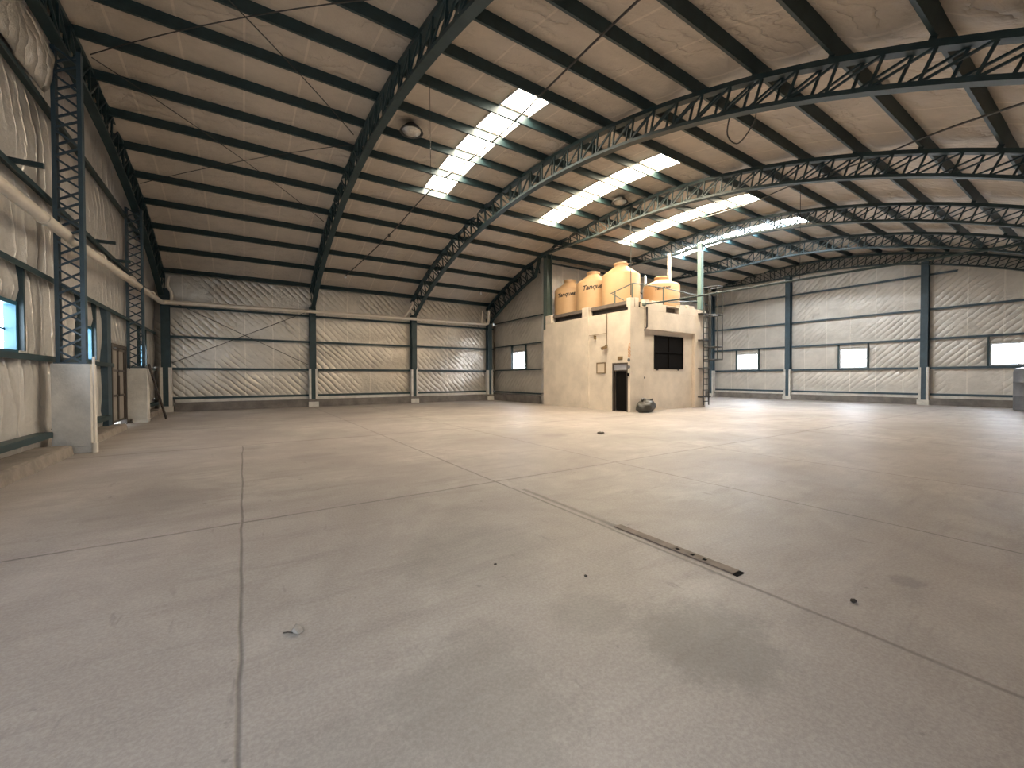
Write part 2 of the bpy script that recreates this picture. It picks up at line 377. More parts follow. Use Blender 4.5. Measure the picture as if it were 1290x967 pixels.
# ceiling: barrel of insulation with the four skylight openings left out
SKY_X = {1: (5.88, 6.86), 2: (11.45, 12.48), 3: (16.85, 17.85), 4: (21.2, 22.25)}
CELLS = [(tpur(k)+.10/25.6, tpur(k+1)-.07/25.6) for k in range(-3, 2)]
def make_ceiling():
    xs = brk(XL-.1, XR+.1, [v for s in SKY_X.values() for v in s]+[ax+o for ax in ARCH for o in (-.55, -.35, -.18, 0, .18, .35, .55)], .5)
    ks = [tpur(k) for k in range(-9, 9)]
    ts = brk(th(YF-.25), th(YB+.15), ks+[v for c in CELLS for v in c], .0139)
    mb = MB(); idx = {}
    def vid(i, j, b):
        if (i, j, b) not in idx:
            lo = max([k for k in ks if k <= ts[j]+1e-6], default=ts[j]-.03); hi = min([k for k in ks if k > ts[j]+1e-6], default=ts[j]+.03)
            fr = min(1, max(0, (ts[j]-lo)/(hi-lo)))
            r = RR(ts[j]) + (.12 if b else 0)
            if not b and (i, j) not in rim:
                dt = min(abs(xs[i]-ax) for ax in ARCH)
                if dt < .55: r -= .16*max(0, sin(pi*fr))**.6*cos(dt/.55*pi/2)**1.5*(.85+.3*noise.noise(Vector((ts[j]*30, xs[i], 2))))
                r -= .035*sin(pi*fr)*(.5+.8*abs(noise.noise(Vector((xs[i]*.5, ts[j]*12, 1)))))
            idx[(i, j, b)] = len(mb.v); mb.v.append((xs[i], YC+r*sin(ts[j]), ZC+r*cos(ts[j])))
        return idx[(i, j, b)]
    hole = lambda i, j: any(a < (xs[i]+xs[i+1])/2 < b for a, b in SKY_X.values()) and any(c < (ts[j]+ts[j+1])/2 < d for c, d in CELLS)
    rim = {(i+a, j+b) for i in range(len(xs)-1) for j in range(len(ts)-1) if hole(i, j) for a in (0, 1) for b in (0, 1)}
    for i in range(len(xs)-1):
        for j in range(len(ts)-1):
            if hole(i, j): continue
            for b in (0, 1): mb.f.append((vid(i,j,b), vid(i+1,j,b), vid(i+1,j+1,b), vid(i,j+1,b)))
            for di, dj, e in ((-1,0,((0,0),(0,1))),(1,0,((1,0),(1,1))),(0,-1,((0,0),(1,0))),(0,1,((0,1),(1,1)))):
                ii, jj = i+di, j+dj
                if ii < 0 or jj < 0 or ii >= len(xs)-1 or jj >= len(ts)-1 or hole(ii, jj):
                    (a, b2), (c, d) = e; mb.f.append((vid(i+a,j+b2,0), vid(i+c,j+d,0), vid(i+c,j+d,1), vid(i+a,j+b2,1)))
    struct(mb.build('ceiling', 'foil_roof', smooth='all'), 'vaulted ceiling lined with brownish foil insulation', 'ceiling')
make_ceiling()

# concrete plinths along the wall feet
struct(MB().box((-2.6, YB-.42, 0), (XI-.2, YB, .40)).build('baseboard_back', 'plinth', bevel=.01), 'brown concrete plinth along the foot of the back wall', 'baseboard')
struct(MB().box((XI-.22, 18.9, 0), (XI, YB-.4, .42)).build('baseboard_inner', 'plinth', bevel=.01), 'brown concrete plinth along the foot of the return wall', 'baseboard')
struct(MB().box((XI, YJ-.3, 0), (XR-.3, YJ, .42)).build('baseboard_recess', 'plinth', bevel=.01), 'concrete plinth at the foot of the recessed wall', 'baseboard')
struct(MB().box((XR-.36, YF, 0), (XR, YJ-.3, .36)).build('baseboard_right', 'plinth', bevel=.01), 'brown concrete plinth along the foot of the right gable wall', 'baseboard')
struct(MB().box((-2.6, YB-.17, .4), (XI-.2, YB, .56)).build('trim_4', 'white_conc'), 'pale dusty ledge on top of the back wall plinth', 'trim')
struct(MB().box((XR-.15, YF, .36), (XR, YJ-.3, .53)).build('trim_5', 'white_conc'), 'pale dusty ledge on top of the right wall plinth', 'trim')
def rough_curb(name, x0, x1, y0, y1, h, label):
    mb = MB(); n = max(2, int((y1-y0)/.3)); vs = []
    for i in range(n+1):
        y = y0+(y1-y0)*i/n; j = .02*noise.noise(Vector((x1, y*1.7, 0)))*2
        vs += [(x0, y, 0), (x1+j, y, 0), (x1+j-.03, y, h-.02+j*.6), (x1+j-.07, y, h), (x0, y, h)]
    f = []
    for i in range(n):
        for k in range(5): f.append((i*5+k, i*5+(k+1) % 5, (i+1)*5+(k+1) % 5, (i+1)*5+k))
    f += [(0,1,2,3,4), tuple(n*5+k for k in (4,3,2,1,0))]
    return struct(mb.add(vs, f).build(name, 'curb'), label, 'curb')
rough_curb('trim_1', XL, -2.80, YF, 11.45, .20, 'low chipped concrete curb at the foot of the left wall, nearest stretch')
rough_curb('trim_2', XL, -2.88, 12.35, 16.5, .17, 'concrete curb between the first white pedestal and the steel door')
rough_curb('trim_3', XL, -2.92, 19.5, 23.3, .2, 'concrete curb beyond the second white pedestal')

# ---------------------------------------------------------------- windows
def window(n, axis, x, u0, u1, z0, z1, outd, label, jamb='jamb', sash=False):
    """outd: sign of the outward direction along x"""
    r = thing('window_%d' % n, (x, (u0+u1)/2, z0), label, 'window', kind='structure')
    D = (.13 if outd < 0 else .2)*outd; xi = x-.03*outd
    fr = MB(); t = .05
    fr.box((xi, u0-.02, z0-.02), (x+D, u0+t, z1+.02)); fr.box((xi, u1-t, z0-.02), (x+D, u1+.02, z1+.02))
    fr.box((xi, u0+t, z0-.02), (x+D, u1-t, z0+t)); fr.box((xi, u0+t, z1-t), (x+D, u1-t, z1+.02))
    fr.build('window_frame', jamb, r)
    MB().box((x+D*.93, u0+t, z0+t), (x+D, u1-t, z1-t)).build('pane', 'window_left' if outd < 0 and axis == 'x' else 'window', r)
    g = MB(); um = (u0+u1)/2
    g.box((x+D*.80, um-.02, z0+t), (x+D*.92, um+.02, z1-t))
    g.box((x+D*.80, u0+t, z0+(z1-z0)*.45), (x+D*.92, u1-t, z0+(z1-z0)*.45+.035))
    g.build('glazing_bar', 'white_frame' if sash else jamb, r)
    if sash:
        s = MB(); a = (x+D*.75, u1-.30, z0+.5*(z1-z0)); b = (x+D*.75-.16*outd*0+.14, u1-.34, z1-.08)
        s.bar((x-.05, u1-.32, z1-.08), (x-.22, u1-.40, z0+.42*(z1-z0)), .03, .03).bar((x-.05, u0+.1, z1-.08), (x-.22, u0+.06, z0+.42*(z1-z0)), .03, .03).bar((x-.22, u0+.06, z0+.42*(z1-z0)), (x-.22, u1-.4, z0+.42*(z1-z0)), .03, .03)
        s.build('tilted_sash', 'white_frame', r)
    p = MB(); pt = .07
    for uu in (u0-.10, u1+.03): p.box((x-outd*.10, uu, 2.0), (x-outd*.0, uu+pt, 3.53))
    p.build('jamb_post', 'steel', r)
window(1, 'x', XL, *WIN_L[1], -1, 'bright window with pale blue jamb at the left edge of the photo', sash=False)
window(2, 'x', XL, *WIN_L[2], -1, 'bright window behind the nearer lattice column on the left wall')
window(3, 'x', XL, *WIN_L[3], -1, 'bright window beyond the second lattice column near the back corner')
window(8, 'x', XL, *WIN_L[0], -1, 'added unseen window of the left wall, for daylight on the near floor')  # unseen window added to brighten the near floor
window(4, 'x', XI, *WIN_I, 1, 'small overexposed window in the dark return wall left of the booth', 'white_frame')
window(5, 'x', XR, *WIN_R[0], 1, 'overexposed window in the right wall just beside the booth ladder', 'white_frame')
window(6, 'x', XR, *WIN_R[1], 1, 'overexposed window between the two columns of the right wall', 'white_frame')
window(7, 'x', XR, *WIN_R[2], 1, 'large overexposed window at the right edge of the photo', 'white_frame')

# steel door in the left wall
d = thing('door_1', (XL, 17.6, 0), 'steel framed double door with beige panels in the left wall', 'door', kind='structure')
y0, y1, _, zt = DOOR_L; xx = XL+.05
f = MB(); f.box((xx-.1, y0-.08, 0), (xx+.06, y0+.04, zt+.06)).box((xx-.1, y1-.04, 0), (xx+.06, y1+.08, zt+.06)).box((xx-.1, y0+.04, zt-.05), (xx+.06, y1-.04, zt+.06))
f.build('door_frame', 'dark_frame', d)
ym = (y0+y1)/2
for a, b in ((y0+.05, ym-.01), (ym+.01, y1-.05)):
    lf = MB().box((xx-.03, a, .16), (xx, b, zt-.06)).build('door_leaf', 'door', d)
    g = MB()
    for yy in (a, b-.06): g.box((xx-.01, yy, .16), (xx+.03, yy+.06, zt-.06))
    for zz in (.16, .95, 1.72, zt-.13): g.box((xx-.01, a, zz), (xx+.03, b, zz+.06))
    gg = g.build('leaf_frame', 'dark_frame', lf); gg.location = -d.location*0
MB().box((xx+.02, ym-.10, .95), (xx+.07, ym-.06, 1.6)).build('door_handle', 'dark_frame', d)
MB().box((xx-.3, y0+.0, 0), (xx+.04, y1, .015)).build('threshold', 'white_conc', d)
MB().box((XL+.0, 15.95, 0), (XL+.16, 16.35, 3.5)).build('door_post', 'steel_blue', d)

# ---------------------------------------------------------------- roof steel
TAPER = {3, 4, 5, 6}
def RB0(y): return 24.66-.0145*(y-.9)
def r_bottom(i, y):
    if i in TAPER and y < 18.3:
        t = min(1, max(0, (y-13.6)/4.2)); return RB0(y)+(RT(y)-.14-RB0(y))*t**1.3
    return RB0(y)
def roof_truss(i, label):
    x = ARCH[i]; W = .10
    root = thing('roof_truss', (x, YC, 0), label, 'roof truss', 'arched lattice trusses under the roof')
    ya, yb = YF+.02, (YB-.05 if i <= 3 else YJ-.05)
    N = 41; t0, t1 = th(YF+.1, R_BOT), th(24.15, R_BOT)
    ts = [t0+(t1-t0)*k/N for k in range(N+1)]
    ts = [t for t in ts if YC+R_BOT*sin(t) <= yb]
    def pt(t, r, dx): return (x+dx, YC+r*sin(t), ZC+r*cos(t))
    def strip(rin, rout, half):
        mb = MB(); vs = []; n = len(ts)
        for t in ts:
            y = YC+R_BOT*sin(t); a, b = rin(y), rout(y)
            vs += [pt(t, a, -half), pt(t, a, half), pt(t, b, half), pt(t, b, -half)]
        fs = []
        for k in range(n-1):
            for q in range(4): fs.append((k*4+q, k*4+(q+1) % 4, (k+1)*4+(q+1) % 4, (k+1)*4+q))
        fs += [(0,1,2,3), tuple((n-1)*4+q for q in (3,2,1,0))]
        return mb.add(vs, fs)
    mt = 'steel'
    strip(lambda y: RT(y)-.10, lambda y: RT(y), W).build('top_chord', mt, root)
    strip(lambda y: r_bottom(i, y), lambda y: r_bottom(i, y)+.075, W).build('bottom_chord', mt, root)
    step = ts[1]-ts[0]; te = ts[-1]
    for k in range(-9, 9):
        t = tpur(k); rt = RT(YC+R_TOP*sin(t)); rpu = RP(t)
        if YF < YC+R_TOP*sin(t) < yb and rpu-rt > .02:
            MB().bar(pt(t, rt-.01, 0), pt(t, rpu+.01, 0), .10, .05, (1, 0, 0)).build('purlin_cleat', mt, root)
    for dx, off in ((-W+.02, 0), (W-.02, .5)):
        for k, t in enumerate(ts):
            t += off*step
            if t > te: continue
            y = YC+R_BOT*sin(t); rb = r_bottom(i, y)+.05; rtp = RT(y)-.08
            if rtp-rb > .07:
                MB().bar(pt(t, rb, dx), pt(t, rtp, dx), .04, .04, (1, 0, 0)).build('vertical', mt, root)
            t2 = t+step
            if t2 > te: continue
            rb2 = r_bottom(i, YC+R_BOT*sin(t2))+.05
            # diagonals lean towards the crown on the far half, away from it on the near half
            if t < 0: a, b = pt(t2, rb2, dx), pt(t, rtp, dx)
            else: a, b = pt(t, rb, dx), pt(t2, rtp, dx)
            if rtp-max(rb, rb2) > .07:
                MB().bar(a, b, .035, .035, (1, 0, 0)).build('diagonal', mt, root)
    return root
TL = ['arched lattice truss lying along the left gable wall', 'nearest free arched truss, left of the first skylight',
      'arched lattice truss between the first and second skylights', 'arched lattice truss landing at the tall column left of the tanks',
      'arched lattice truss passing between the third and fourth skylights', 'arched lattice truss beyond the fourth, coolest skylight',
      'shadowed lattice truss along the top of the far right gable wall']
for i, l in enumerate(TL): roof_truss(i, l)

for n, k in enumerate(range(8, -10, -1)):
    t = tpur(k); rp = RP(t); mb = MB(); c, s_ = cos(t), sin(t)
    x0, x1 = XL+.02, (XR-.02 if YC+25.6*s_ < YJ-.3 else XI-.05)
    def P(x, a, r): return (x, YC+r*s_+a*c, ZC+r*c-a*s_)
    prof = [(-.035, rp), (.035, rp), (.035, rp+.02), (-.012, rp+.02), (-.012, rp+.22), (.035, rp+.22), (.035, rp+.24), (-.035, rp+.24)]
    vs = [P(x, a, r) for x in (x0, x1) for a, r in prof]; q = len(prof)
    mb.add(vs, [tuple(range(q)), tuple(range(2*q-1, q-1, -1))]+[(j, (j+1) % q, q+(j+1) % q, q+j) for j in range(q)])
    o = mb.build('roof_purlin', 'steel', origin=(0, YC+(rp+.1)*s_, ZC+(rp+.1)*c))
    tag(o, 'dark steel roof purlin running the length of the hall, %s from the back wall eave' % ORD[n], 'roof purlin', 'purlins under the vaulted roof')

# ---------------------------------------------------------------- skylights
SN = {1: 'first and nearest bright skylight strip, between the two nearest trusses, crossed by a dark rod', 2: 'warm bright skylight strip, second from the camera', 3: 'warm bright skylight strip, third from the camera and above the tanks', 4: 'cool white skylight strip, farthest from the camera'}
for i, (a, b) in SKY_X.items():
    r = thing('skylight', ((a+b)/2, YC, ZC+RR(0)), SN[i], 'skylight', 'fibreglass skylight strips in the roof')
    for t0, t1 in CELLS:
        mb = MB(); n = 4; vs = []
        for q in range(n+1):
            t = t0+.001+(t1-t0-.002)*q/n
            for rr in (RR(t)+.015, RR(t)+.06):
                for x in (a+.01, b-.01): vs.append((x, YC+rr*sin(t), ZC+rr*cos(t)))
        fs = []
        for q in range(n):
            o = q*4
            fs += [(o, o+1, o+5, o+4), (o+2, o+6, o+7, o+3), (o, o+4, o+6, o+2), (o+1, o+3, o+7, o+5)]
        fs += [(0, 2, 3, 1), (n*4, n*4+1, n*4+3, n*4+2)]
        mb.add(vs, fs).build('skylight_pane', 'sky%d' % i, r)
    for x in (a, b):
        fr = MB()
        ts = [CELLS[0][0]+(CELLS[-1][1]-CELLS[0][0])*q/16 for q in range(17)]
        for t0, t1 in zip(ts[:-1], ts[1:]):
            fr.bar((x, YC+(RR(t0)-.01)*sin(t0), ZC+(RR(t0)-.01)*cos(t0)), (x, YC+(RR(t1)-.01)*sin(t1), ZC+(RR(t1)-.01)*cos(t1)), .025, .03)
        fr.build('skylight_edging', 'white_frame', r)

# ---------------------------------------------------------------- columns
def h_column(x, y, z1, face, label, m='steel', casing=2.0, foot=True, w_=.30, dp=.30, group='steel columns along the walls'):
    """face: unit direction (dx,dy) the front flange looks to; x,y = centre of the front flange"""
    r = thing('steel_column', (x, y, 0), label, 'column', group)
    fx, fy = face; sx, sy = -fy, fx
    def bx(u0, u1, d0, d1, z0, z2):
        a = (x+sx*u0-fx*d0, y+sy*u0-fy*d0, z0); b = (x+sx*u1-fx*d1, y+sy*u1-fy*d1, z2); return MB().box(a, b)
    z0 = .26 if foot else 0
    bx(-w_*.5, w_*.5, 0, .02, z0, z1).build('front_flange', m, r)
    bx(-.012, .012, .02, dp, z0, z1).build('web', m, r)
    bx(-w_*.5, w_*.5, dp, dp+.02, z0, z1).build('rear_flange', m, r)
    if casing:
        bx(-w_*.5-.05, -w_*.5+.05, -.015, dp+.02, z0, casing).build('concrete_casing', 'white_conc', r)
        bx(w_*.5-.05, w_*.5+.05, -.015, dp+.02, z0, casing).build('concrete_casing', 'white_conc', r)
    if foot: bx(-.24, .24, -.08, dp+.05, 0, .26).build('foot_block', 'white_conc', r)
    return r
h_column(-2.88, 23.72, 5.5, (0, -1), 'teal steel column in the back left corner of the hall')
h_column(3.10, 23.90, 5.25, (0, -1), 'teal steel column on the back wall carrying the nearest free truss')
h_column(8.62, 23.90, 5.25, (0, -1), 'teal steel column on the back wall, second to the right of the corner')
h_column(13.85, 23.90, 5.25, (0, -1), 'teal steel column where the back wall meets the return wall', 'steel_blue')
h_column(14.12, 18.62-.37, 8.45, (-1, 0), 'tall steel column rising behind the left end of the tank booth', 'steel_green', 0, False, .34, .34)
h_column(19.55, 18.25, 8.3, (0, -1), 'steel column on the recessed wall behind the largest tank', 'steel', 0, False)
h_column(25.05, 18.25, 8.3, (0, -1), 'steel column on the recessed wall behind the lone right tank', 'steel_blue', 0, False)
h_column(30.05, 18.2, 7.7, (-1, 0), 'dark steel column in the far corner beside the booth ladder', 'steel_blue')
h_column(30.28, 12.98, 8.2, (-1, 0), 'blue steel column of the right wall nearer the booth', 'steel_blue')
h_column(30.28, 6.42, 7.6, (-1, 0), 'blue steel column of the right wall between the two right windows', 'steel_blue')

def lattice_column(x0, x1, yf, ztop, zped, label):
    r = thing('lattice_column', ((x0+x1)/2, yf, 0), label, 'column', 'lattice columns on the left wall')
    dp = .16; c = .065
    MB().box((x0-.06, yf-.06, .13), (x1+.07, yf+dp+.22, zped)).box((x0+.12, yf-.04, 0), (x1+.08, yf+dp+.22, .13)).build('concrete_pedestal', 'white_conc', r, bevel=.012)
    for xa in (x0, x1-c): MB().box((xa, yf, zped), (xa+c, yf+dp, ztop)).build('chord', 'steel_blue', r)
    n = int((ztop-zped)/.27); h = (ztop-zped)/n
    for yy, ph in ((yf+.02, 0), (yf+dp-.02, 1)):
        for k in range(n):
            a, b = (x0+c*.6, x1-c*.6) if (k+ph) % 2 else (x1-c*.6, x0+c*.6)
            MB().bar((a, yy, zped+k*h+.02), (b, yy, zped+(k+1)*h-.02), .036, .036, (0, 1, 0)).build('lacing_bar', 'steel_blue', r)
    MB().box((x0-.03, yf-.03, zped), (x1+.03, yf+dp+.03, zped+.03)).build('base_plate', 'steel_blue', r)
    return r
lattice_column(-3.10, -2.67, 11.75, 8.05, 1.80, 'nearer lattice column standing on a white concrete pedestal at the left wall')
lattice_column(-3.27, -2.82, 18.7, 7.25, 1.86, 'second lattice column on a white pedestal, beyond the steel door')

# ---------------------------------------------------------------- girts
def girt(a, b, label, grp, m='steel', dep=.15, h=.10):
    d_ = Vector(b)-Vector(a); o = MB()
    A, B = Vector(a), Vector(b); o.bar(A, B, dep, .02)
    n = Vector((0, 0, h)); side = d_.normalized().cross(Vector((0, 0, 1)))
    inn = GIN*dep*.5
    o.bar(A+inn-Vector((0, 0, h/2)), B+inn-Vector((0, 0, h/2)), .016, h)
    ob = o.build('wall_girt', m, origin=tuple((A+B)/2)); return tag(ob, label, 'girt', grp)
GIN = Vector((1, 0, 0))
LV = ['lowest', 'second from the floor', 'third from the floor', 'fourth from the floor', 'highest']
for z, l in zip([.46, 1.94, 3.52, 5.12, 6.93], LV):
    if l == 'lowest':
        for ya, yb, w_ in ((YF+.1, 11.6, 'in front of the nearest stretch of curb'), (12.3, 15.9, 'between the first pedestal and the door'), (19.3, 23.6, 'beyond the second pedestal')):
            girt((XL+.12, ya, z), (XL+.12, yb, z), 'dark steel girt low on the left wall, '+w_, 'girts of the left wall', dep=.22)
        continue
    top = YC+sqrt(25.2**2-(z-ZC)**2)-.1
    if l == 'second from the floor':
        girt((XL+.09, YF+.1, z), (XL+.09, 16.6, z), 'dark steel girt of the left wall forming the window sill line, before the door', 'girts of the left wall')
        girt((XL+.09, 18.6, z), (XL+.09, 23.6, z), 'dark steel girt of the left wall at sill height, beyond the door', 'girts of the left wall')
    else:
        girt((XL+.09, max(YF+.1, 2*YC-top), z), (XL+.09, min(top, 23.6), z), 'dark steel girt of the left wall, '+l, 'girts of the left wall')
GIN = Vector((0, -1, 0))
for z, l in zip([.64, 1.99, 3.45, 4.82], ['lowest', 'second from the floor', 'third from the floor', 'just below the cream pipe']):
    girt((XL+.3, YB-.09, z), (XI-.1, YB-.09, z), 'dark steel girt of the back wall, '+l, 'girts of the back wall')
GIN = Vector((-1, 0, 0))
for z, l in zip(GZ[:4], LV):
    girt((XI-.09, YJ+.05, z), (XI-.09, 23.8, z), 'thin dark girt of the return wall, '+l, 'girts of the return wall', h=.06)
for z, l in zip(GZ, LV):
    yb = YJ-.2
    ya = YF+.2 if z < 5 else (2.0 if z < 6 else 5.25)
    girt((XR-.09, ya, z), (XR-.09, yb, z), 'dark steel girt of the right gable wall, '+l, 'girts of the right wall', 'steel_blue')
GIN = Vector((0, -1, 0))
girt((XI+.1, YJ-.09, 8.02), (19.4, YJ-.09, 8.02), 'dark girt crossing the bright foil panel behind the tanks', 'girts of the recessed wall')
girt((19.7, YJ-.09, 7.2), (30, YJ-.09, 7.2), 'dark girt of the recessed wall to the right of the tanks', 'girts of the recessed wall')

# ---------------------------------------------------------------- rods, pipes and conduits under the roof
def rod(name, pts, r, label, cat, m='rod', group=None, n=6):
    o = MB().tube(pts, r, n).build(name, m, smooth=True, origin=tuple(Vector(pts[0]))); return tag(o, label, cat, group)
def on_roof(x, y, r):
    t = math.asin(max(-1, min(1, (y-YC)/r))); q = 1-.045*min(1, max(0, (8-(t/STEP-PH))/6)); return (x*q, (YC+r*sin(t))*q, 1.5+(ZC+r*cos(t)-1.5)*q)
rod('brace_rod', [(-2.7, 24.03, 2.2), (2.9, 24.03, 5.0)], .014, 'thin diagonal brace rod rising to the right across the first back wall bay', 'brace rod', group='brace rods of the first bay')
rod('brace_rod', [(-2.7, 24.07, 5.0), (2.9, 24.07, 2.2)], .014, 'thin diagonal brace rod falling to the right across the first back wall bay', 'brace rod', group='brace rods of the first bay')
RB = 25.47
for (p, q, l) in (((-2.9, 13.5), (2.95, 7.2), 'rising from the nearer lattice column'), ((-2.0, 7.8), (2.95, 13.5), 'crossing above the nearest lattice column rod'),
                  ((-2.9, 13.6), (2.95, 19.2), 'falling from lattice column to back'), ((-2.9, 19.0), (2.95, 14.1), 'rising from the second lattice column')):
    P0 = [on_roof(p[0]+(q[0]-p[0])*k/12, p[1]+(q[1]-p[1])*k/12, RB) for k in range(13)]
    rod('roof_brace_rod', P0, .012, 'thin dark roof rod in the leftmost bay, '+l, 'brace rod', group='roof brace rods of the leftmost bay')
pts = smooth_path([on_roof(x, y, 25.45) for x, y in ((5.3, 3.2), (5.63, 4.71), (6.4, 8.15), (6.75, 11.53), (6.25, 15.5), (5.75, 19.3), (4.5, 23.0))], 6)
cb = thing('ceiling_conduit', pts[0], 'long dark conduit crossing below the first skylight towards the back wall', 'conduit')
MB().tube(pts, .022, 8).build('pipe_run', 'rod', cb, smooth=True)
p = Vector(on_roof(5.75, 19.25, 25.43)); MB().lathe(p, [(.03, -.07), (.055, -.06), (.055, .04), (.03, .06)], 12).build('junction_box', 'rod', cb, smooth=True)
p = Vector(on_roof(4.53, 22.89, 25.42)); MB().lathe(p, [(.02, -.08), (.06, -.06), (.07, 0), (.03, .03)], 12).build('lamp_head', 'white_frame', cb, smooth=True)
pts = smooth_path([on_roof(x, y, 25.45) for x, y in ((11.2, .6), (11.86, 1.25), (13.34, 2.66), (15.23, 4.51), (16.91, 7.23), (18.06, 9.3), (18.3, 12.0))], 6)
cb = thing('ceiling_conduit', pts[0], 'long dark conduit slanting under the roof at the upper right towards the third skylight', 'conduit')
MB().tube(pts, .022, 8).build('pipe_run', 'rod', cb, smooth=True)
sp = on_roof(12.61, 22.89, 25.42)
o = MB().lathe(sp, [(.02, -.09), (.06, -.07), (.07, 0), (.03, .1)], 12).build('ceiling_sensor', 'white_frame', smooth=True); tag(o, 'tiny white lamp under the low purlins between the second and third trusses', 'lamp')
rod('hanging_wire', [on_roof(4.05, 10.0, 25.5), (3.88, 9.55, 6.4)], .006, 'thin wire hanging from the roof beside the round lamp', 'wire')
rod('hanging_rod', [(13.86, 11.98, 8.9), (13.86, 11.98, 5.0)], .018, 'thin vertical rod hanging from the roof to the front corner of the booth', 'rod')
# round high bay lamps
for (x, y, l) in ((4.42, 12.4, 'round glass lamp under the roof left of the first skylight'), (13.75, 12.5, 'round dark lamp under the roof between the second and third skylights')):
    c = Vector(on_roof(x, y, 25.5)); r = thing('ceiling_lamp', c, l, 'lamp', 'round lamps under the roof')
    MB().lathe(c, [(.10, .20), (.20, .12), (.31, .0), (.34, -.05), (.30, -.05), (.27, 0)], 28).build('lamp_shade', 'rod', r, smooth=True)
    MB().lathe(c, [(.27, -.03), (.22, -.08), (.12, -.12), (.02, -.13)], 28).build('lamp_glass', 'lamp_glass', r, smooth=True)
lp = smooth_path([(8.72, 4.85, 7.15), (8.85, 5.0, 6.75), (9.2, 4.95, 6.65), (9.15, 4.6, 6.9), (8.85, 4.4, 7.0)], 6)
rod('loose_cable', lp, .014, 'loose dark cable loop dangling from the second truss', 'cable')

# cream rain pipe round the corner
pp = thing('rain_pipe', (-2.9, 23.6, 4.9), 'cream plastic rain pipe along the left wall and across the back wall', 'pipe')
MB().tube([(-2.93, 2.0, 4.22), (-2.93, 12.67, 4.38), (-2.93, 19.7, 4.68), (-2.93, 23.2, 4.80)], .10, 14).build('left_run', 'pvc', pp, smooth=True)
for y in (10.6, 14.0, 17.5, 21): MB().tube([(-2.93, y, 4.345+(y-10.6)*.042), (-2.93, y+.16, 4.345+(y-10.44)*.042)], .113, 14).build('coupling', 'pvc', pp, smooth=True)
MB().tube(smooth_path([(-2.93, 23.1, 4.80), (-2.93, 23.42, 4.83), (-2.78, 23.58, 4.86), (-2.4, 23.6, 4.88)], 6), .10, 14).build('elbow', 'pvc', pp, smooth=True)
MB().tube([(-2.5, 23.6, 4.88), (3.1, 23.6, 4.95), (8.6, 23.6, 4.98), (13.3, 23.6, 5.0)], .085, 14).build('back_run', 'pvc', pp, smooth=True)
MB().tube(smooth_path([(-2.62, 23.55, 4.95), (-2.62, 23.5, 5.3), (-2.74, 23.45, 5.6), (-2.67, 23.4, 6.0)], 5), .06, 10).build('riser', 'pvc', pp, smooth=True)
MB().tube(smooth_path([(7.9, 23.58, 5.05), (8.15, 23.5, 5.4), (8.33, 23.4, 5.75), (8.33, 23.4, 5.95)], 5), .06, 10).build('riser', 'pvc', pp, smooth=True)
MB().tube(smooth_path([(13.25, 23.6, 5.0), (13.5, 23.6, 5.06), (13.55, 23.58, 5.35), (13.55, 23.5, 5.9)], 6), .09, 12).build('riser', 'pvc', pp, smooth=True)
MB().tube([(13.05, 23.58, 5.05), (13.05, 23.5, 5.85)], .05, 10).build('riser', 'pvc', pp, smooth=True)
for (y, z, l) in ((10.42, 5.17, 'nearest'), (15.2, 5.15, 'middle'), (16.95, 5.06, 'farthest')):
    o = MB().box((XL+.1, y-.035, z-.04), (-2.84, y+.035, z+.04)).build('bracket_arm', 'steel'); tag(o, 'short dark bracket arm sticking out of the left wall above the cream pipe, %s' % l, 'bracket', 'bracket arms on the left wall')
dp_ = thing('drain_pipe', (-2.55, 11.72, 0), 'thin pale vertical pipe down the edge of the nearer white pedestal', 'pipe')
MB().tube([(-2.545, 11.68, .1), (-2.545, 11.68, 1.95)], .022, 10).build('pipe_run', 'pvc', dp_, smooth=True)
MB().tube([(-2.545, 11.68, 0), (-2.545, 11.68, .2)], .05, 12).build('pipe_foot', 'pvc', dp_, smooth=True)

# loose foil at the top left
def loose_foil():
    mb = MB(); ny, nz = 26, 12; vs = []
    for i in range(ny+1):
        y = 7.2+4.45*i/ny
        for j in range(nz+1):
            t = j/nz; z0 = 7.03; zt = min(zr(y)-.12, 7.03+1.15)
            z = z0+(zt-z0)*t
            b = .24*max(0, sin(pi*min(1, t*1.05+.02)))**.6*(.8+.5*noise.noise(Vector((y*1.3, z*2.2, 3))))+.05*noise.noise(Vector((y*4, z*5, 1)))
            vs.append((XL+.12+max(0, b), y, z))
    f = [(i*(nz+1)+j, (i+1)*(nz+1)+j, (i+1)*(nz+1)+j+1, i*(nz+1)+j+1) for i in range(ny) for j in range(nz)]
    o = mb.add(vs, f).build('loose_insulation', 'foil_y', smooth='all')
    md = o.modifiers.new('thickness', 'SOLIDIFY'); md.thickness = .03
    tag(o, 'bulging loose sheet of foil insulation resting on the top girt, upper left corner', 'insulation')
loose_foil()

# plank leaning on the second pedestal
o = MB().bar((-2.40, 19.75, .03), (-2.70, 18.62, 1.98), .12, .05, (1, 0, 0)).build('plank', 'wood', bevel=.006); tag(o, 'dark weathered plank leaning against the second white pedestal', 'plank')

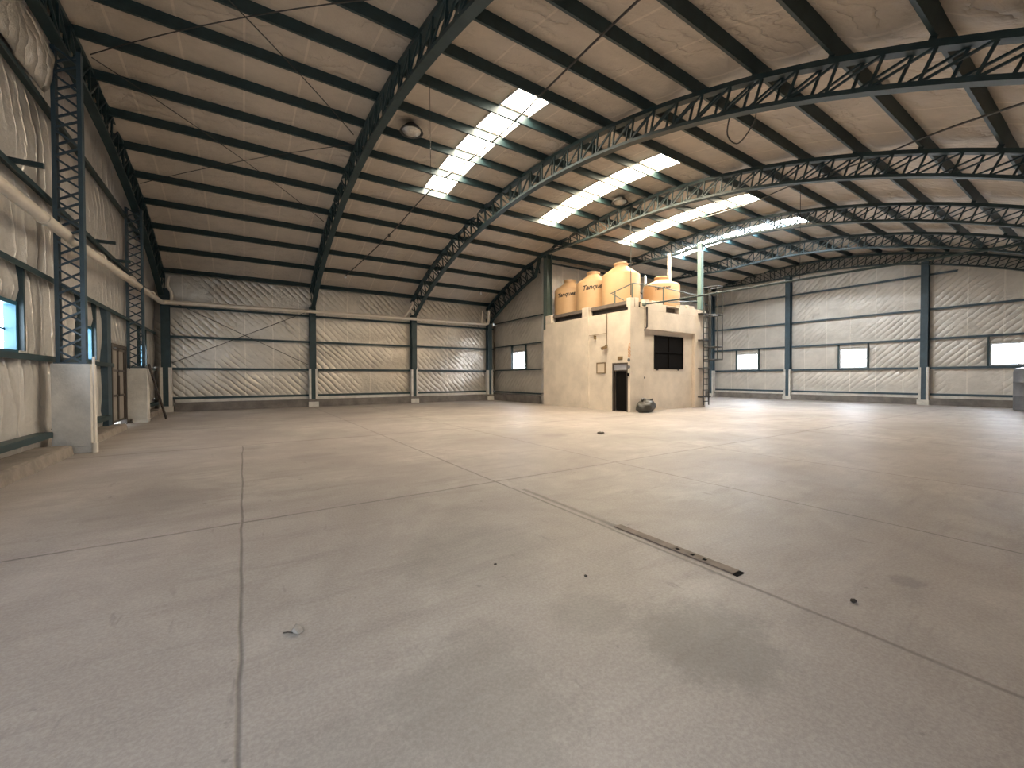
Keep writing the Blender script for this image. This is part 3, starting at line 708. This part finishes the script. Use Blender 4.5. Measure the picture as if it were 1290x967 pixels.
# ---------------------------------------------------------------- the tank booth
BX0, BX1, BY0, BY1 = 13.95, 19.45, 12.08, 18.2
b = thing('booth', (BX0, BY0, 0), 'cream rendered masonry booth carrying four water tanks on its roof', 'booth')
DY0, DY1, DZ = 12.22, 13.08, 2.12
WX0, WX1, WZ0, WZ1 = 15.66, 17.82, 1.88, 3.41
T = .2
lw = MB()      # left long wall with the doorway
lw.box((BX0, DY1, 0), (BX0+T, 18.0, 4.42)).box((BX0, BY0+.03, DZ), (BX0+T, DY1, 4.42)).box((BX0, BY0+.03, 0), (BX0+T, DY0, DZ))
lw.box((BX0, 18.0, 0), (BX0+T, BY1, 4.14))
lw.build('side_wall', 'booth', b)
fw_ = MB(); Y0, Y1 = BY0+.12, BY0+.12+T
fw_.box((BX0+T, Y0, 0), (WX0, Y1, 4.0)).box((WX1, Y0, 0), (BX1, Y1, 4.0)).box((WX0, Y0, 0), (WX1, Y1, WZ0)).box((WX0, Y0, WZ1), (WX1, Y1, 4.0))
fw_.build('front_wall', 'booth', b)
MB().box((BX1-T, Y1, 0), (BX1, BY1, 4.9)).box((BX0+T, BY1-T, 0), (BX1-T, BY1, 4.14)).build('rear_wall', 'booth', b)
# upper band over the window, with castellated top and a small opening
ub = MB(); OX0, OX1, OZ0, OZ1 = 16.3, 17.26, 4.47, 4.76
ux0, ux1, uy0, uy1 = 14.8, 18.58, BY0-.05, BY0+.2
ub.box((ux0, uy0, 3.62), (ux1, uy1, OZ0)).box((ux0, uy0, OZ0), (OX0, uy1, 4.80)).box((OX1, uy0, OZ0), (ux1, uy1, 4.80)).box((OX0, uy0, OZ1), (OX1, uy1, 4.80))
for xa, xb in ((14.85, 15.15), (15.32, 15.62), (15.8, 16.1), (17.35, 17.75), (17.9, 18.5)): ub.box((xa, uy0+.03, 4.80), (xb, uy1, 4.95+random.uniform(-.03, .03)))
ub.build('parapet_band', 'booth', b, bevel=.012)
MB().box((OX0, uy1+.02, OZ0), (OX1, uy1+.3, OZ1)).build('hollow_shade_block', 'booth_dark', b)  # dark block filling the small opening, its shade put into the colour
MB().box((BX0-.03, BY0-.03, 0), (BX0+.85, BY0+.12, 4.55)).box((BX0-.03, BY0-.03, 4.55), (BX0+.22, BY0+.2, 4.93)).box((BX0+.26, BY0-.03, 4.55), (BX0+.5, BY0+.2, 4.96)).build('corner_pilaster', 'booth', b, bevel=.012)
MB().box((18.58, BY0-.03, 0), (BX1, BY0+.12, 4.82)).build('end_pilaster', 'booth', b, bevel=.012)
MB().box((BX0-.05, 14.6, 0), (BX0+.25, 15.12, 4.42)).box((BX0-.04, 14.62, 4.42), (BX0+.25, 15.06, 4.88)).build('middle_pilaster', 'booth', b, bevel=.012)
MB().box((BX0-.02, 17.5, 4.42), (BX0+.3, 17.98, 4.86)).build('end_post', 'booth', b, bevel=.012)
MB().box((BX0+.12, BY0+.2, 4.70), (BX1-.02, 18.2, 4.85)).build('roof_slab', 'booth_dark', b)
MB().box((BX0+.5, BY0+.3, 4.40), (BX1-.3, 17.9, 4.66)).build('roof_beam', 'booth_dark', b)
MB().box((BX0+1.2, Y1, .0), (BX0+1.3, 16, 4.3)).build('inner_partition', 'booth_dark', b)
# door and window of the booth
fr = MB(); fr.box((BX0-.02, DY0-.02, 0), (BX0+.1, DY0+.05, DZ+.02)).box((BX0-.02, DY1-.05, 0), (BX0+.1, DY1+.02, DZ+.02)).box((BX0-.02, DY0+.05, DZ-.05), (BX0+.1, DY1-.05, DZ+.02)).box((BX0+.0, DY0+.05, 1.78), (BX0+.08, DY1-.05, 1.83))
fr.build('door_frame', 'dark_frame', b)
MB().box((BX0+.04, DY0+.05, 1.83), (BX0+.06, DY1-.05, DZ-.05)).build('transom', 'glass_grey', b)
dl = MB().box((BX0+.05, DY0+.06, .02), (BX0+.085, DY1-.16, 1.77)).build('door_leaf', 'black', b)  # black sheet across the doorway, standing in for the dark open interior
wf = MB(); yy = Y0-.03
for xa in (WX0, (WX0+WX1)/2-.02, WX1-.05): wf.box((xa, yy, WZ0), (xa+.05, yy+.08, WZ1))
for za in (WZ0, (WZ0+WZ1)/2-.02, WZ1-.05): wf.box((WX0, yy+.005, za), (WX1, yy+.075, za+.05))
wf.build('window_frame', 'black', b)
MB().box((WX0+.03, yy+.04, WZ0+.03), (WX1-.03, yy+.06, WZ1-.03)).build('window_screen', 'black', b)
for xa in (15.85, 17.4): MB().box((xa, yy-.01, WZ0-.07), (xa+.08, yy+.06, WZ0)).build('window_lug', 'dark_frame', b)

def text_mesh(s, size, ext=.004):
    cu = bpy.data.curves.new('txt', 'FONT'); cu.body = s; cu.size = size; cu.extrude = ext; cu.align_x = 'CENTER'; cu.resolution_u = 3; cu.shear = .25; cu.offset = size*.025
    ob = bpy.data.objects.new('txt', cu); COL.objects.link(ob); dg = bpy.context.evaluated_depsgraph_get()
    me = bpy.data.meshes.new_from_object(ob.evaluated_get(dg)); bpy.data.objects.remove(ob); bpy.data.curves.remove(cu)
    vs = [tuple(v.co) for v in me.vertices]; fs = [tuple(p.vertices) for p in me.polygons]; bpy.data.meshes.remove(me); return vs, fs
def tank(cx, cy, R, h, label, word=None, ang=0, wz=.72, size=.3):
    z = 4.85; r = thing('water_tank', (cx, cy, z), label, 'water tank', 'cream water tanks on the booth roof')
    hs = h*.70; pr = [(R*.96, 0), (R, .04)]
    pr += [(R, hs), (R*.985, hs+.05), (R*.90, hs+.12), (R*.42, h-.20), (R*.40, h-.17)]
    MB().lathe((cx, cy, z), pr, 48).build('tank_body', 'tank', r, smooth=True)
    MB().lathe((cx, cy, z), [(R*.36, h-.18), (R*.36, h-.06), (R*.40, h-.06), (R*.40, h-.01), (R*.34, h+.02), (R*.05, h+.03)], 32).build('tank_lid', 'tank', r, smooth=True)
    if word:
        vs, fs = text_mesh(word, size); mb = MB(); out = []
        for (x, y, zz) in vs:
            a = ang+x/R; rr = R+.004+zz
            out.append((cx+rr*cos(a), cy+rr*sin(a), z+hs*wz+y+x*.10))
        mb.add(out, fs).build('lettering', 'ink', r)
    return r
A3 = lambda cx, cy: math.atan2(-cy, -cx)
tank(15.2, 17.42, .85, 2.0, 'leftmost cream water tank beside the tall column, black script on it', 'Tanques', A3(15.2, 17.42)-.28, .72, .30)
tank(15.22, 15.62, .86, 2.05, 'cream water tank with bold black script, second from the left', 'Tanques', A3(15.3, 15.45)+.0, .74, .34)
tank(15.28, 13.82, .89, 2.1, 'largest looking cream water tank, third from the left, behind the railing')
tank(17.56, 13.24, .87, 1.62, 'lone squat cream water tank on the right of the booth roof', 'Tanques', A3(17.56, 13.24)+.05, .78, .22)
# flues
fl = thing('flue', (17.9, 14.52, 4.85), 'galvanised flue with conical cap between the tanks', 'flue')
MB().lathe((17.9, 14.52, 4.85), [(.15, 0), (.15, .75)], 18).build('flue_base', 'drum', fl, smooth=True)
MB().lathe((17.9, 14.52, 4.85), [(.14, .75), (.14, 1.15), (.2, 1.15), (.2, 1.2), (.09, 1.32), (.07, 1.95), (.02, 2.05)], 18).build('flue_cap', 'galv', fl, smooth=True)
fl = thing('vent_pipe', (18.95, 13.8, 4.85), 'cream vertical vent pipe rising behind the lone right tank', 'pipe')
MB().tube([(18.95, 13.8, 4.85), (18.95, 13.8, 8.05)], .095, 14).build('pipe_run', 'pvc', fl, smooth=True)
MB().tube([(18.95, 13.8, 6.9), (18.95, 13.8, 7.0)], .112, 14).build('coupling', 'pvc', fl, smooth=True)
# pale post over the booth corner
ps = thing('post', (19.17, 12.25, 4.82), 'pale green square post standing on the right corner of the booth', 'post')
MB().box((19.19, 12.14, 4.87), (19.39, 12.34, 8.2)).build('shaft', 'steel_pale', ps)
MB().box((19.02, 12.1, 4.82), (19.44, 12.45, 4.87)).build('base_plate', 'dark_frame', ps)
# railing
rl = thing('railing', (14.3, 12.05, 4.9), 'thin grey metal railing round the front corner of the booth roof', 'railing')
cr = [(14.1, 13.35, 5.32), (14.25, 12.2, 5.60), (16.25, 12.15, 5.62), (18.95, 12.2, 5.56)]
MB().tube(cr, .025, 8).build('top_rail', 'rail', rl, smooth=True)
MB().tube([(16.6, 12.15, 4.98), (18.95, 12.2, 5.28)], .022, 8).build('lower_rail', 'rail', rl, smooth=True)
for p in ((14.1, 13.1, 5.36), (14.22, 12.22, 5.59), (16.25, 12.15, 5.62)): MB().tube([(p[0], p[1], 4.85), p], .028, 8).build('rail_post', 'rail', rl, smooth=True)
MB().tube([(14.1, 13.25, 5.28), (14.12, 12.6, 4.9)], .022, 8).build('rail_brace', 'rail', rl, smooth=True)
# long pipe from the booth to the near wall
lp_ = thing('long_pipe', (14.8, 11.95, 4.66), 'long thin steel pipe running level from the booth parapet to the right edge', 'pipe')
MB().tube([(14.75, 12.0, 4.70), (14.9, 11.1, 4.69), (15.85, -.6, 4.66)], .035, 10).build('pipe_run', 'steel', lp_, smooth=True)
MB().lathe((14.75, 12.0, 4.62), [(.05, 0), (.09, .02), (.09, .14), (.05, .16)], 14).build('pipe_elbow', 'rail', lp_, smooth=True)
MB().tube([(15.3, 6.2, 4.68), (15.3, 6.2, zr(6.2)-.28)], .008, 6).build('hanger', 'rod', lp_)
# dark drain pipe on the front face
dpp = thing('wall_pipe', (14.86, 11.98, 1.45), 'dark pipe running down the front face of the booth left of the black window', 'pipe')
MB().tube([(14.92, 11.99, 4.6), (14.92, 11.99, 3.72), (14.85, 12.14, 3.55), (14.85, 12.14, 1.5)], .035, 8).build('pipe_run', 'dark_frame', dpp, smooth=True)
MB().lathe((14.86, 12.13, 1.44), [(.04, 0), (.07, .02), (.07, .07), (.04, .09)], 12).build('pipe_end', 'dark_frame', dpp, smooth=True)
# conduits and floodlight on the side wall
fx = BX0-.03
cn = thing('wall_conduit', (fx, 13.43, 3.5), 'thin brown conduit down the booth side wall with a short branch to the left', 'conduit')
MB().tube([(fx, 13.43, 4.42), (fx, 13.43, 2.95)], .016, 8).build('drop_run', 'sign', cn)
MB().tube([(fx, 13.43, 3.52), (fx, 14.58, 3.50)], .012, 8).build('branch_run', 'sign', cn)
MB().box((fx-.05, 14.12, 3.30), (fx+.03, 14.22, 3.47)).build('junction_box', 'sign', cn)
fl2 = thing('floodlight', (fx, 13.45, 2.85), 'small brown floodlight at the lower end of the booth wall conduit', 'floodlight')
MB().bar((fx-.02, 13.40, 2.90), (fx-.22, 13.55, 2.80), .22, .14).build('lamp_housing', 'sign', fl2, bevel=.015)
MB().box((fx-.08, 13.40, 2.84), (fx+.03, 13.46, 2.98)).build('lamp_bracket', 'dark_frame', fl2)
nb = thing('notice_board', (BX0-.02, 13.8, 1.69), 'framed beige notice board on the booth wall left of the doorway', 'notice board')
MB().box((BX0-.02, 13.54, 1.70), (BX0, 14.06, 2.17)).build('board', 'board', nb)
q = MB()
for a, b_ in (((13.52, 1.68), (13.57, 2.19)), ((14.03, 1.68), (14.08, 2.19)), ((13.57, 1.68), (14.03, 1.72)), ((13.57, 2.15), (14.03, 2.19))): q.box((BX0-.035, a[0], a[1]), (BX0, b_[0], b_[1]))
q.build('board_frame', 'sign', nb)
o = MB().box((BX0-.025, 12.5, 2.27), (BX0, 12.78, 2.42)).build('door_sign', 'sign', bevel=.004); tag(o, 'small brown plate fixed above the booth doorway', 'sign')
# stacked orange lettering and small round badges on the corner
def wall_word(ch, z, size, m):
    vs, fs = text_mesh(ch, size, .003)
    return [(BX0-.036-zz, 12.125-x, z+y) for (x, y, zz) in vs], fs
lt = MB()
for k, ch in enumerate('EDDO'):
    v, f = wall_word(ch, 2.82-k*.145, .19, 'orange'); lt.add(v, f)
o = lt.build('wall_lettering', 'orange'); tag(o, 'faded orange letters painted one under another on the booth corner', 'lettering')
for z, l in ((2.25, 'upper'), (1.95, 'lower')):
    o = MB().tube([(BX0-.045, 12.13, z), (BX0-.03, 12.13, z)], .075, 16).build('round_badge', 'drum'); tag(o, '%s of the two small dark round badges beside the booth doorway' % l, 'badge', 'round badges on the booth corner')
o = MB().box((BX0-.09, 12.09, 1.55), (BX0-.03, 12.19, 1.68)).build('switch_box', 'black', bevel=.008); tag(o, 'small black switch box right of the booth doorway', 'switch')
# ladder with cage
la = thing('ladder', (19.2, 11.85, 0), 'dark steel caged ladder up the right end of the booth front', 'ladder')
for x in (18.96, 19.42): MB().tube([(x, 11.85, .12), (x, 11.85, 5.9)], .032, 8).build('rail', 'rod', la)
for k in range(18): MB().tube([(18.96, 11.85, .3+k*.28), (19.42, 11.85, .3+k*.28)], .02, 6).build('rung', 'rod', la)
for z in (.5, 1.9, 3.3, 4.6): MB().box((18.80, 11.83, z), (19.58, 12.08, z+.05)).build('wall_bracket', 'rod', la)
for z in (2.35, 2.95, 4.5, 5.85):
    MB().tube([(18.94, 11.85, z), (18.90, 11.45, z), (18.98, 11.15, z), (19.4, 11.15, z), (19.48, 11.45, z), (19.44, 11.85, z)], .03, 6).build('cage_hoop', 'rod', la)
for x, y in ((18.90, 11.45), (18.98, 11.15), (19.4, 11.15), (19.48, 11.45)): MB().tube([(x, y, 2.33), (x, y, 5.87)], .022, 6).build('cage_strap', 'rod', la)
# bag
def bag():
    r = thing('rubbish_bag', (14.40, 11.62, 0), 'dark grey rubbish bag slumped on the floor at the booth front corner', 'rubbish bag')
    bm = bmesh.new(); bmesh.ops.create_icosphere(bm, subdivisions=4, radius=1)
    for v in bm.verts:
        n = 1+.10*noise.noise(v.co*2.2)+.05*noise.noise(v.co*5)
        x, y, z = v.co; z = max(z, -.75)
        v.co = (14.40+x*.46*n*(1-.12*z), 11.62+y*.36*n, max(0, .26+z*.30*n+.05*x))
    me = bpy.data.meshes.new('bag_body'); bm.to_mesh(me); bm.free(); me.materials.append(M['bag'])
    for p in me.polygons: p.use_smooth = True
    o = bpy.data.objects.new('bag_body', me); COL.objects.link(o); o.parent = r; o.location = -r.location
    pts = [(14.15+.72*t, 11.60+.10*sin(t*9), .50+.07*sin(t*7)) for t in [k/14 for k in range(15)]]
    MB().tube(pts, .05, 8).build('bag_folds', 'bag', r, smooth='all')
bag()

# ---------------------------------------------------------------- things at the right edge and on the floor
dr = thing('drum', (28.75, 2.75, 0), 'tall dark grey drum at the right edge of the photo under the window', 'drum')
MB().lathe((28.75, 2.75, 0), [(.42, 0), (.45, .03), (.45, .6), (.465, .63), (.45, .66), (.45, 1.2), (.465, 1.23), (.45, 1.26), (.45, 1.7), (.40, 1.84), (.2, 1.9)], 40).build('drum_body', 'drum', dr, smooth=True)
MB().lathe((28.75, 2.75, 0), [(.07, 1.88), (.07, 1.95), (.03, 1.96)], 14).build('drum_cap', 'galv', dr, smooth=True)
# trench cover
tc_ = thing('trench_cover', (3.145, 2.3, 0), 'narrow rusty drain cover strip set along the floor joint', 'drain cover')
for k, (a, b_) in enumerate(((1.69, 2.22), (2.225, 2.885))): MB().box((3.10, a, .0), (3.19, b_, .012)).build('cover_plate', 'drain', tc_)
MB().box((3.095, 1.655, .0), (3.195, 1.69, .006)).build('end_gap', 'black', tc_)
for y in (2.20, 2.06, 1.95): MB().box((3.125, y-.02, .012), (3.155, y+.01, .014)).build('lift_slot', 'black', tc_)
def crumple(name, c, sx, sy, sz, m, label, cat, seed):
    bm = bmesh.new(); bmesh.ops.create_icosphere(bm, subdivisions=3, radius=1)
    for v in bm.verts:
        n = 1+.35*noise.noise(v.co*1.7+Vector((seed, 0, 0)))+.15*noise.noise(v.co*4+Vector((0, seed, 0)))
        v.co = (v.co.x*sx*n, v.co.y*sy*n, max(0, (v.co.z+.7)*sz*n))
    me = bpy.data.meshes.new(name); bm.to_mesh(me); bm.free(); me.materials.append(M[m])
    o = bpy.data.objects.new(name, me); COL.objects.link(o); o.location = c; return tag(o, label, cat)
# dry leaf-like scrap: folded sheet with a stalk
sc = thing('paper_scrap', (.245, 2.71, 0), 'crumpled pale paper scrap lying on the floor right of the left joint', 'paper scrap')
vs = [(.215, 2.735, .002), (.25, 2.765, .030), (.275, 2.745, .018), (.285, 2.70, .004), (.255, 2.675, .012), (.235, 2.71, .034)]
o = MB().add(vs, [(0, 1, 5), (1, 2, 5), (2, 3, 5), (3, 4, 5), (4, 0, 5)]).build('sheet', 'paper', sc); o.modifiers.new('t', 'SOLIDIFY').thickness = .003
MB().tube([(.232, 2.715, .006), (.205, 2.735, .008), (.18, 2.75, .004)], .004, 6).build('stalk', 'wood', sc)
crumple('dirt_clod', (2.148, 2.283, 0), .012, .012, .008, 'stone', 'small dark dirt clod on the floor left of the drain cover', 'dirt clod', 1)
crumple('dirt_clod', (1.68, 2.83, 0), .012, .010, .006, 'stone', 'tiny dark clod on the floor in the middle foreground', 'dirt clod', 4)
crumple('dirt_clod', (3.39, 1.043, 0), .022, .016, .012, 'stone', 'dark clod on the floor right of the drain cover end', 'dirt clod', 7)
crumple('dirt_clod', (7.986, 7.912, 0), .12, .07, .03, 'stone', 'dark flattened lump on the floor in front of the booth', 'dirt clod', 9)
